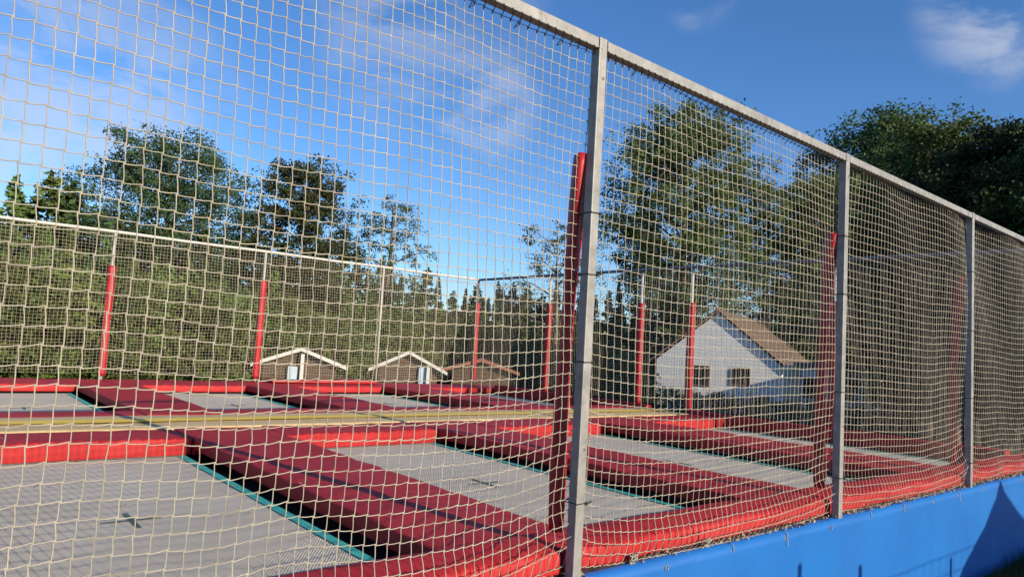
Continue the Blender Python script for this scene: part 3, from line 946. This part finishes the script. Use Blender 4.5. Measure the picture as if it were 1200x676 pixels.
# main trees that can be told apart
t = broadleaf(11, 16, 12.5, .085, 150, 480, m_leaf_dark, .22, hollow=.3)
stand(t, 182, 158, 44, 'big dark broad tree towering over the wood at the left, behind the leftmost red post', 'tree', None, 16, .3, 1.0, 'broadleaf_tree')
t2 = broadleaf(12, 12, 7.0, .075, 90, 440, m_leaf_yel, .22, top=.85)
stand(t2, 347, 190, 42, 'yellow green leafy tree above the second far red post', 'tree', None, 12, 1.0, .95, 'broadleaf_tree')
t3 = broadleaf(13, 12, 6.4, .07, 64, 240, m_leaf_yel, .25, sparse=.35, top=.7)
stand(t3, 447, 226, 46, 'thin airy tree with gaps in its crown above the white gabled huts', 'tree', None, 12, 2.0, .95, 'broadleaf_tree')
t4 = broadleaf(14, 10, 6.4, .065, 60, 170, m_leaf_yel, .22, sparse=.25)
stand(t4, 648, 264, 48, 'small pale sparse tree just left of the large near post', 'tree', None, 10, .6, .95, 'broadleaf_tree')
t5 = broadleaf(15, 19, 12.2, .10, 150, 560, m_leaf_oak, .20, hollow=.25)
stand(t5, 796, 128, 54, 'tall rounded oak beyond the house, right of the large near post', 'tree', None, 19, .5, .88, 'broadleaf_tree')
t6 = broadleaf(16, 17, 6, .085, 60, 190, m_leaf_oak, .2, sparse=.4)
stand(t6, 897, 182, 58, 'looser tree between the oak and the dark trees behind the middle post', 'tree', None, 17, .1, .8, 'broadleaf_tree')
D1 = broadleaf(17, 16, 9.5, .085, 150, 520, m_leaf_dark, .10, hollow=.3)
D2 = broadleaf(18, 15, 8.5, .085, 130, 520, m_leaf_oak, .08, hollow=.3)
big = [(960, 205, 58, D2, 'dark full tree behind the middle steel post'), (1030, 134, 66, D1, 'tall dark tree rising highest over the top rail right of the middle post'),
       (1108, 146, 28, D2, 'dense dark tree above the rail over the right steel post'), (1180, 150, 26, D1, 'dark tree filling the right edge of view above the rail'),
       (1255, 140, 26, D2, 'dark tree past the right edge of view'), (1090, 165, 31, D1, 'dark tree in the gap behind the two dense trees at the right'),
       (1330, 120, 24, D1, 'farthest right dark tree outside the view'), (985, 262, 62, D1, 'lower dark tree just beyond the roof of the pale blue house')]
used = set()
for i, (px, ty, d, src, lab) in enumerate(big):
    o = src if src.name not in used else copy_tree(src)
    if o is src: used.add(src.name)
    stand(o, px, ty, d, lab, 'tree', 'dense dark trees at the right', 16 if src is D1 else 15, i * 1.3, 1.0 + .05 * (i % 3))
    if o is src: used.add(o.name)
# the wood at the left and along the back
c1 = conifer(31, 10, 4.2, m_leaf_con, .13, 1.0); c2 = conifer(32, 10, 3.2, m_leaf_con, .12, 1.1, slim=.9); c3 = conifer(33, 10, 5.0, m_leaf_con, .14, .9, droop=.15)
for c in (c1, c2, c3): c.name = 'conifer'
P_ = [c1, c2, c3]
stand(c3, 42, 204, 40, 'conifer with a pointed dark top at the far left, left of the big dark tree', 'conifer', None, 10, 0, 1.35)
stand(c1, 68, 214, 43, 'second pointed conifer close beside the big dark tree at the far left', 'conifer', None, 10, 1, 1.35)
stand(c2, 2, 208, 38, 'conifer cut by the left edge of view', 'conifer', None, 10, 2, 1.4)
rr = random.Random(5)
band = []
px = -90
while px < 800:
    top = np.interp(px, [-90, 0, 100, 200, 300, 400, 480, 560, 640, 700, 740, 800], [235, 250, 262, 270, 285, 300, 318, 334, 338, 345, 346, 350])
    band.append((px, top + rr.uniform(-9, 16), np.interp(px, [-90, 300, 560, 800], [34, 44, 62, 70]) + rr.uniform(-3, 5)))
    px += rr.uniform(11, 19)
n_back = len(band)
px = -80
while px < 790:
    top = np.interp(px, [-90, 0, 100, 200, 300, 400, 480, 560, 640, 700, 740, 800], [285, 290, 300, 310, 320, 335, 350, 360, 365, 370, 375, 380])
    band.append((px, top + rr.uniform(-10, 16), np.interp(px, [-90, 300, 560, 800], [29, 36, 50, 60]) + rr.uniform(-3, 3)))
    px += rr.uniform(17, 27)
ORD = ['first', 'second', 'third', 'fourth', 'fifth', 'sixth', 'seventh', 'eighth', 'ninth', 'tenth', 'eleventh', 'twelfth', 'thirteenth', 'fourteenth',
       'fifteenth', 'sixteenth', 'seventeenth', 'eighteenth', 'nineteenth', 'twentieth']
ZONES = [(-999, 0, 'past the left edge of view'), (0, 119, 'left of the leftmost far red post'), (119, 304, 'between the two left far red posts'),
         (304, 443, 'between second red post and bare white post'), (443, 554, 'between bare white post and far corner post'),
         (554, 640, 'right of the far corner post'), (640, 745, 'on both sides of the large near post'), (745, 900, 'beyond the end of the walkway'),
         (900, 1060, 'behind the middle steel post'), (1060, 1140, 'left of the right steel post'), (1140, 9999, 'right of the right steel post')]
cnt = {}
def where_is(px, row):
    for k, (a, b, t) in enumerate(ZONES):
        if a <= px < b:
            c = cnt[(row, k)] = cnt.get((row, k), -1) + 1
            return ORD[min(c, 19)], t
for i, (px, ty, d) in enumerate(band):
    o = copy_tree(P_[rr.randrange(3)])
    q, t = where_is(px, 'b' if i < n_back else 'f')
    stand(o, px, ty, d, q + ' green conifer from the left, ' + ('back row, ' if i < n_back else 'front row, ') + t, 'conifer', 'conifers of the wood behind the far net', 10, rr.uniform(0, 6), rr.uniform(.85, 1.25))
stand(copy_tree(c2), 722, 332, 62, 'lone pointed conifer seen just right of the large near post under the dark rail', 'conifer', None, 10, 1, .8)
stand(copy_tree(c1), 580, 332, 60, 'pointed conifer right of the far corner post', 'conifer', None, 10, 3, .7)

# slim trunks on the right, their shade put into a darker bark colour
m_barkd = mat('shade_toned_bark', (0.022, 0.018, 0.014), 0.95, vscale=6, col2=(0.045, 0.038, 0.03))
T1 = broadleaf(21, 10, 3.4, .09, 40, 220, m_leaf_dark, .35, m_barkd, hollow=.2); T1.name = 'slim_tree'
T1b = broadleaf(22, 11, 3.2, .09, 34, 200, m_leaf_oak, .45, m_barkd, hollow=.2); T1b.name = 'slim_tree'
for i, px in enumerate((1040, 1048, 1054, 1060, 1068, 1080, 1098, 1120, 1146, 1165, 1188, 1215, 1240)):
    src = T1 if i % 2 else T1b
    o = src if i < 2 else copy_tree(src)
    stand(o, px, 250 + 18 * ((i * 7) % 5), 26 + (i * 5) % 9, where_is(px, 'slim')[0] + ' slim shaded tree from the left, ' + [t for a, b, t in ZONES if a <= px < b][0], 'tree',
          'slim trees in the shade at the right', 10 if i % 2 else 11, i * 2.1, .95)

B1 = broadleaf(41, 5, 5.0, .085, 70, 130, m_leaf_hedge, .02, hollow=.2); B1.name = 'bush'
B2 = broadleaf(42, 4, 4.6, .08, 60, 130, m_leaf_yel, .02, hollow=.2); B2.name = 'bush'
first = {0: True, 1: True}
bl = []
px = -70
while px < 590:
    bl.append((px, np.interp(px, [-70, 0, 150, 300, 420, 590], [300, 312, 325, 345, 368, 385]) + rr.uniform(-16, 16), np.interp(px, [-70, 300, 590], [21, 26, 38]) + rr.uniform(-1.5, 2.5)))
    px += rr.uniform(20, 34)
for px in range(600, 1300, 27):
    bl.append((px, (402 + (px - 600) * .035 + rr.uniform(-8, 8)), 34 + rr.uniform(-2, 3) if px > 960 or px < 740 else 31.5))
for i, (px, ty, d) in enumerate(bl):
    k = i % 2
    if 740 <= px <= 1060: ty = 450 + (px - 740) * .09
    src = (B1, B2)[k]
    o = src if first[k] else copy_tree(src); first[k] = False
    q, t = where_is(px, 'bush'); lab = q + (' yellow green bush from the left, ' if px < 590 else ' low dark bush from the left, ') + t
    stand(o, px, ty, d, lab, 'bush', 'bushes of the thicket at the left' if px < 590 else 'low bushes beyond the right end', (5, 4)[k], rr.uniform(0, 6), 1.0 if px < 740 else .9)

# far-off wood closing the horizon
def wood():
    rg = np.random.default_rng(77); C = []
    for a in np.linspace(0, 2 * math.pi, 420, endpoint=False):
        for q in range(2):
            d = rg.uniform(92, 112); x, y = math.cos(a) * d, math.sin(a) * d
            if y < -20: continue
            h = rg.uniform(6.5, 9.0); n = 75
            t = rg.uniform(0, 1, n)
            C.append(np.stack([x + rg.normal(0, 1, n) * 1.5 * (1.1 - t), y + rg.normal(0, 1, n) * 1.5 * (1.1 - t), gz(x, y) + t * h], 1))
    V, F = leaf_quads(np.concatenate(C), .62, rg)
    tag(quads_mesh('distant_wood', V, F, m_leaf_con), 'far-off dark wood closing the horizon behind everything', 'wood', kind='stuff')
wood()

# ------------------------------------------------------------------ house
def plane_pt(px, py, X):
    w = M @ np.array([px - 600, py - 338, F_PX]); w = w * X / w[0]
    return w[0], w[1], w[2] + EYE
HX = 36.0
_, ya, za = plane_pt(842, 362, HX)         # ridge end
_, yr, zr = plane_pt(922, 430, HX)         # right eave at the gable
_, yl, zl = plane_pt(776, 400, HX)
TH = 0.36                                  # the gable is turned a little towards the viewer
def on_gable(px, back=0.0):
    ux, uy = math.sin(TH), -math.cos(TH)      # along the gable towards its right eave
    bx, by = math.cos(TH), math.sin(TH)       # inwards, along the ridge
    w = M @ np.array([px - 600, 430 - 338, F_PX]); ox, oy = HX + bx * back, ya + by * back
    t = (w[0] * oy - w[1] * ox) / (ux * w[1] - uy * w[0])
    return t, ox + ux * t, oy + uy * t
half, ex_, ey_ = on_gable(924)
zr = height_at(924, 430, math.hypot(ex_, ey_))
hz0 = gz(HX, ya)
hs_ = empty('house', (HX, ya, hz0), TH); tag(hs_, 'pale blue house with a brown tiled gable roof behind the right bays of the net', 'house')
Lh = 15.0; eh = zr - hz0; rh = za - hz0
wl = MB()
wl.add([(0, -half + .35, 0), (0, half - .35, 0), (0, half - .35, eh), (0, 0, rh - .22), (0, -half + .35, eh)] +
       [(Lh, -half + .35, 0), (Lh, half - .35, 0), (Lh, half - .35, eh), (Lh, 0, rh - .22), (Lh, -half + .35, eh)],
       [(4, 3, 2, 1, 0), (5, 6, 7, 8, 9), (0, 5, 9, 4), (1, 2, 7, 6), (0, 1, 6, 5)])
wl.build('wall', m_bluelight, hs_)
rf = MB(); sl_ = (rh - eh) / half
for s in (-1, 1):
    n = 12
    p0 = np.array([0, 0, rh]); p1 = np.array([0, s * (half + .25), rh - sl_ * (half + .25)])
    for k in range(n):       # courses of tiles, each stepping over the one below
        a = p0 + (p1 - p0) * k / n; b = p0 + (p1 - p0) * (k + 1.06) / n
        up = np.array([0, 0, .05])
        x0_, x1_ = -.10, Lh + .45
        q = [(x0_, a[1], a[2] + .02), (x1_, a[1], a[2] + .02), (x1_, b[1], b[2] + .065), (x0_, b[1], b[2] + .065),
             (x0_, a[1], a[2] - .08), (x1_, a[1], a[2] - .08), (x1_, b[1], b[2] - .02), (x0_, b[1], b[2] - .02)]
        rf.add(q, [(0, 1, 2, 3), (7, 6, 5, 4), (0, 3, 7, 4), (1, 5, 6, 2), (3, 2, 6, 7)] if s < 0 else [(3, 2, 1, 0), (4, 5, 6, 7), (4, 7, 3, 0), (2, 6, 5, 1), (7, 6, 2, 3)])
roof = rf.build('roof', m_tile, hs_)
for s in (-1, 1):
    bb = MB(); bb.tube([(-.11, 0, rh - .06), (-.11, s * (half + .27), rh - .06 - sl_ * (half + .27))], .07, 4)
    bb.build('bargeboard', m_wood, roof)
def house_window(y0, y1, z0, z1):
    f = MB()
    t = .07
    for lo, hi in (((-.05, y0, z0), (.02, y0 + t, z1)), ((-.05, y1 - t, z0), (.02, y1, z1)), ((-.05, y0 + t, z0), (.02, y1 - t, z0 + t)), ((-.05, y0 + t, z1 - t), (.02, y1 - t, z1)),
                   ((-.045, (y0 + y1) / 2 - .03, z0 + t), (.02, (y0 + y1) / 2 + .03, z1 - t))):
        f.box(lo, hi)
    w = f.build('window', m_wood, hs_)
    g = MB(); g.box((-.02, y0 + t, z0 + t), (-.012, y1 - t, z1 - t)); g.build('pane', m_glass, w)
for (pa, pb, t_, b_) in ((808, 832, 427, 448), (856, 880, 430, 448)):
    ta, xa_, yb_ = on_gable(pa); tb = on_gable(pb)[0]; dd = math.hypot(xa_, yb_)
    house_window(-tb, -ta, height_at(pa, b_ + 3, dd) - hz0, height_at(pa, t_, dd) - hz0)
# lower wing towards the right
_, w0, wz = plane_pt(918, 427, HX - 2.5); _, w1, _ = plane_pt(1032, 440, HX - 2.5)
wg = empty('house_annexe', (HX - 2.5, (w0 + w1) / 2, gz(HX, w0))); tag(wg, 'low flat roofed annexe with sunlit corners coloured cream, right of the pale blue house', 'annexe')
hw = (w0 - w1) / 2; ah = wz - gz(HX, w0)
b = MB(); b.box((0, -hw, 0), (5, hw, ah)); b.build('wall', m_bluelight, wg)
b = MB(); b.box((-.3, -hw - .3, ah + .003), (5.3, hw - .7, ah + .16)); b.build('roof', m_dsteel, wg)
for yy in (-hw + .003, hw - .9):
    b = MB(); b.box((-.06, yy - .03, 0), (.5, yy + .75, ah - .003)); b.build('lit_corner', m_cream, wg)  # cream blocks added for the sunlit look of the wall corners
for yy in (-hw * .35, hw * .35):
    b = MB(); b.box((-.05, yy - .5, ah - 1.6), (-.002, yy + .5, ah - .5)); f = b.build('window', m_wwood, wg)
    b = MB(); b.box((-.06, yy - .43, ah - 1.53), (-.052, yy + .43, ah - .57)); b.build('pane', m_glass, f)

# ------------------------------------------------------------------ huts behind the far fence
m_rwood = mat('reddish_brown_wood', (0.26, 0.10, 0.055), 0.8, vscale=4, var=.2)
m_hut = mat('shade_toned_wood', (0.055, 0.036, 0.023), 0.85, vscale=4, col2=(0.11, 0.072, 0.045), stretch=(1, 1, 9))  # wall shading of the huts, put into a darker wood colour
def hut(apex, left, right, dist, label, board=True, post_px=None, box_px=None):
    w, hy = bearing(apex[0])
    x, y, z = spot(apex[0], dist)
    zA = height_at(apex[0], apex[1], dist); zL = height_at(left[0], left[1], dist)
    th = math.atan2(w[1], w[0]) - math.pi / 2           # gable turned to the viewer
    root = empty('timber_hut', (x, y, z), th); tag(root, label, 'hut', None)
    hw_ = abs(right[0] - left[0]) / 2 / F_PX * dist * .99
    rh_ = zA - z; ehh = rh_ - (zA - zL)
    wl = MB(); i = .28; L_ = 3.2
    slope = (zA - zL) / hw_
    wl.add([(-hw_ + i, .3, 0), (hw_ - i, .3, 0), (hw_ - i, .3, rh_ - slope * (hw_ - i) - .08), (0, .3, rh_ - .08), (-hw_ + i, .3, rh_ - slope * (hw_ - i) - .08),
            (-hw_ + i, L_, 0), (hw_ - i, L_, 0), (hw_ - i, L_, rh_ - slope * (hw_ - i) - .08), (0, L_, rh_ - .08), (-hw_ + i, L_, rh_ - slope * (hw_ - i) - .08)],
           [(0, 1, 2, 3, 4), (9, 8, 7, 6, 5), (0, 4, 9, 5), (1, 6, 7, 2), (0, 5, 6, 1)])
    wl.build('wall', m_hut, root)
    # shiplap boards on the gable
    bd = MB(); zz = .1
    while zz < rh_ - .2:
        hw2 = min(hw_ - i, (rh_ - .1 - zz) / slope)
        bd.box((-hw2, .275, zz), (hw2, .297, zz + .13)); zz += .15
    bd.build('gable_boards', m_hut, root)
    rf = MB()
    for s in (-1, 1):
        q = [(0, 0, rh_), (s * hw_, 0, rh_ - slope * hw_), (s * hw_, L_ + .2, rh_ - slope * hw_), (0, L_ + .2, rh_)]
        q2 = [(a, b, c - .06) for a, b, c in q]
        F_ = [(0, 1, 2, 3), (7, 6, 5, 4), (0, 4, 5, 1), (1, 5, 6, 2), (2, 6, 7, 3)]
        rf.add(q + q2, F_ if s > 0 else [f[::-1] for f in F_])
    ro = rf.build('roof', m_tile if board else m_hut, root)
    m_board = m_wwood if board else m_rwood
    if True:
        for s in (-1, 1):
            b = MB(); d = .125
            p0 = np.array([0, -.03, rh_ + .03]); p1 = np.array([s * (hw_ + .08), -.03, rh_ + .03 - slope * (hw_ + .08)])
            q = [p0, p1, p1 - [0, 0, d], p0 - [0, 0, d]]; q += [v + [0, .025, 0] for v in q]
            F_ = [(0, 3, 2, 1), (4, 5, 6, 7), (0, 1, 5, 4), (1, 2, 6, 5), (2, 3, 7, 6)]
            b.add(q, F_ if s > 0 else [f[::-1] for f in F_]); b.build('bargeboard', m_board, ro)
    if post_px is not None:
        off = (post_px - apex[0]) / F_PX * dist
        b = MB(); b.box((off - .06, .0, 0), (off + .06, .12, rh_ - abs(off) * slope - .17)); b.build('post', m_wwood, root)
    if box_px is not None:
        off = (box_px - apex[0]) / F_PX * dist
        zt_ = height_at(apex[0], 430, dist) - z
        b = MB(); v, f = rounded_box((off - .16, .14, zt_ - 1.5), (off + .16, .27, zt_), .02, None, 2); b.add(v, f); b.build('cabinet', m_pbl, root)
hut((355, 408), (304, 425), (404, 431), 25.0, 'timber hut with a white trimmed gable right of the second far red post', True, 357, 347)
hut((481, 412), (437, 431), (523, 433), 27.0, 'timber hut with a white trimmed gable left of the far corner post', True, 504, 498)
hut((566, 421), (528, 432), (614, 437), 28.0, 'plain brown timber hut with no white trim right of the far corner post', False)

# ------------------------------------------------------------------ things behind the viewer whose shadows reach the skirt
gf = empty('wire_fence', (5.2, -1.3, 0)); tag(gf, 'low dark wire garden fence behind the viewer, its shadow on the blue skirt', 'fence')
for k in range(5):
    x = (-1.01, -.32, 1.2, 2.8, 4.2)[k]
    p = MB(); p.tube([(x, 0, 0), (x, 0, (1.64, 1.53, 1.36)[min(k, 2)])], .022, 8); p.build('post', m_dsteel, gf, smooth=True)
wv = MB()
for k in range(46): wv.tube([(-2.1 + k * .14, 0, .05), (-2.1 + k * .14, 0, 1.40)], .0022, 4)
for k in range(11): wv.tube([(-2.1, 0, .06 + k * .133), (4.2, 0, .06 + k * .133)], .003, 4)
wv.build('wire_mesh', m_dsteel, gf)
ps = empty('parasol', (7.72, -3.0, 0)); tag(ps, 'open garden parasol behind the viewer, its pointed shadow on the blue skirt', 'parasol')
p = MB(); p.tube([(0, 0, 0), (0, 0, 2.38)], .022, 10); p.build('pole', m_wood, ps, smooth=True)
p = MB(); v, f = rounded_box((-.25, -.25, 0), (.25, .25, .08), .03, None, 2); p.add(v, f); p.build('base', m_dsteel, ps)
cn = MB(); V = [(0, 0, 2.43)]; F = []
for q, (rr_, zz_) in enumerate(((.12, 2.28), (.5, 2.02), (1.35, 1.52), (1.36, 1.40))):
    for k in range(8): V.append((rr_ * math.cos(k * math.pi / 4), rr_ * math.sin(k * math.pi / 4), zz_))
for k in range(8): F.append((0, 1 + k, 1 + (k + 1) % 8))
for q in range(3):
    for k in range(8):
        a = 1 + q * 8 + k; b_ = 1 + q * 8 + (k + 1) % 8; F.append((a, b_, b_ + 8, a + 8))
cn.add(V, F); cn.build('canopy', m_cream, ps)
# weeds at the foot of the skirt
rg = np.random.default_rng(9); V = []; F = []
for i in range(9000):
    x = rg.uniform(0, 12); y = 1.93 - abs(rg.normal(0, .22)) if x < 8.9 else rg.uniform(1.2, 3)
    h = rg.uniform(.03, .13) * (1.3 if x > 7 else 1); dx, dy = rg.normal(0, .03, 2); wd = .004
    a = rg.uniform(0, 3.14); cx_, cy_ = math.cos(a) * wd, math.sin(a) * wd
    k = len(V); V += [(x - cx_, y - cy_, 0), (x + cx_, y + cy_, 0), (x + dx + cx_ * .3, min(y + dy, 1.93), h), (x + dx - cx_ * .3, min(y + dy, 1.93), h)]; F.append((k, k + 1, k + 2, k + 3))
w_ = MB(); w_.add(V, F); tag(w_.build('grass_tufts', m_leaf_dark), 'rough grass and weeds at the foot of the blue skirt', 'grass', kind='stuff')
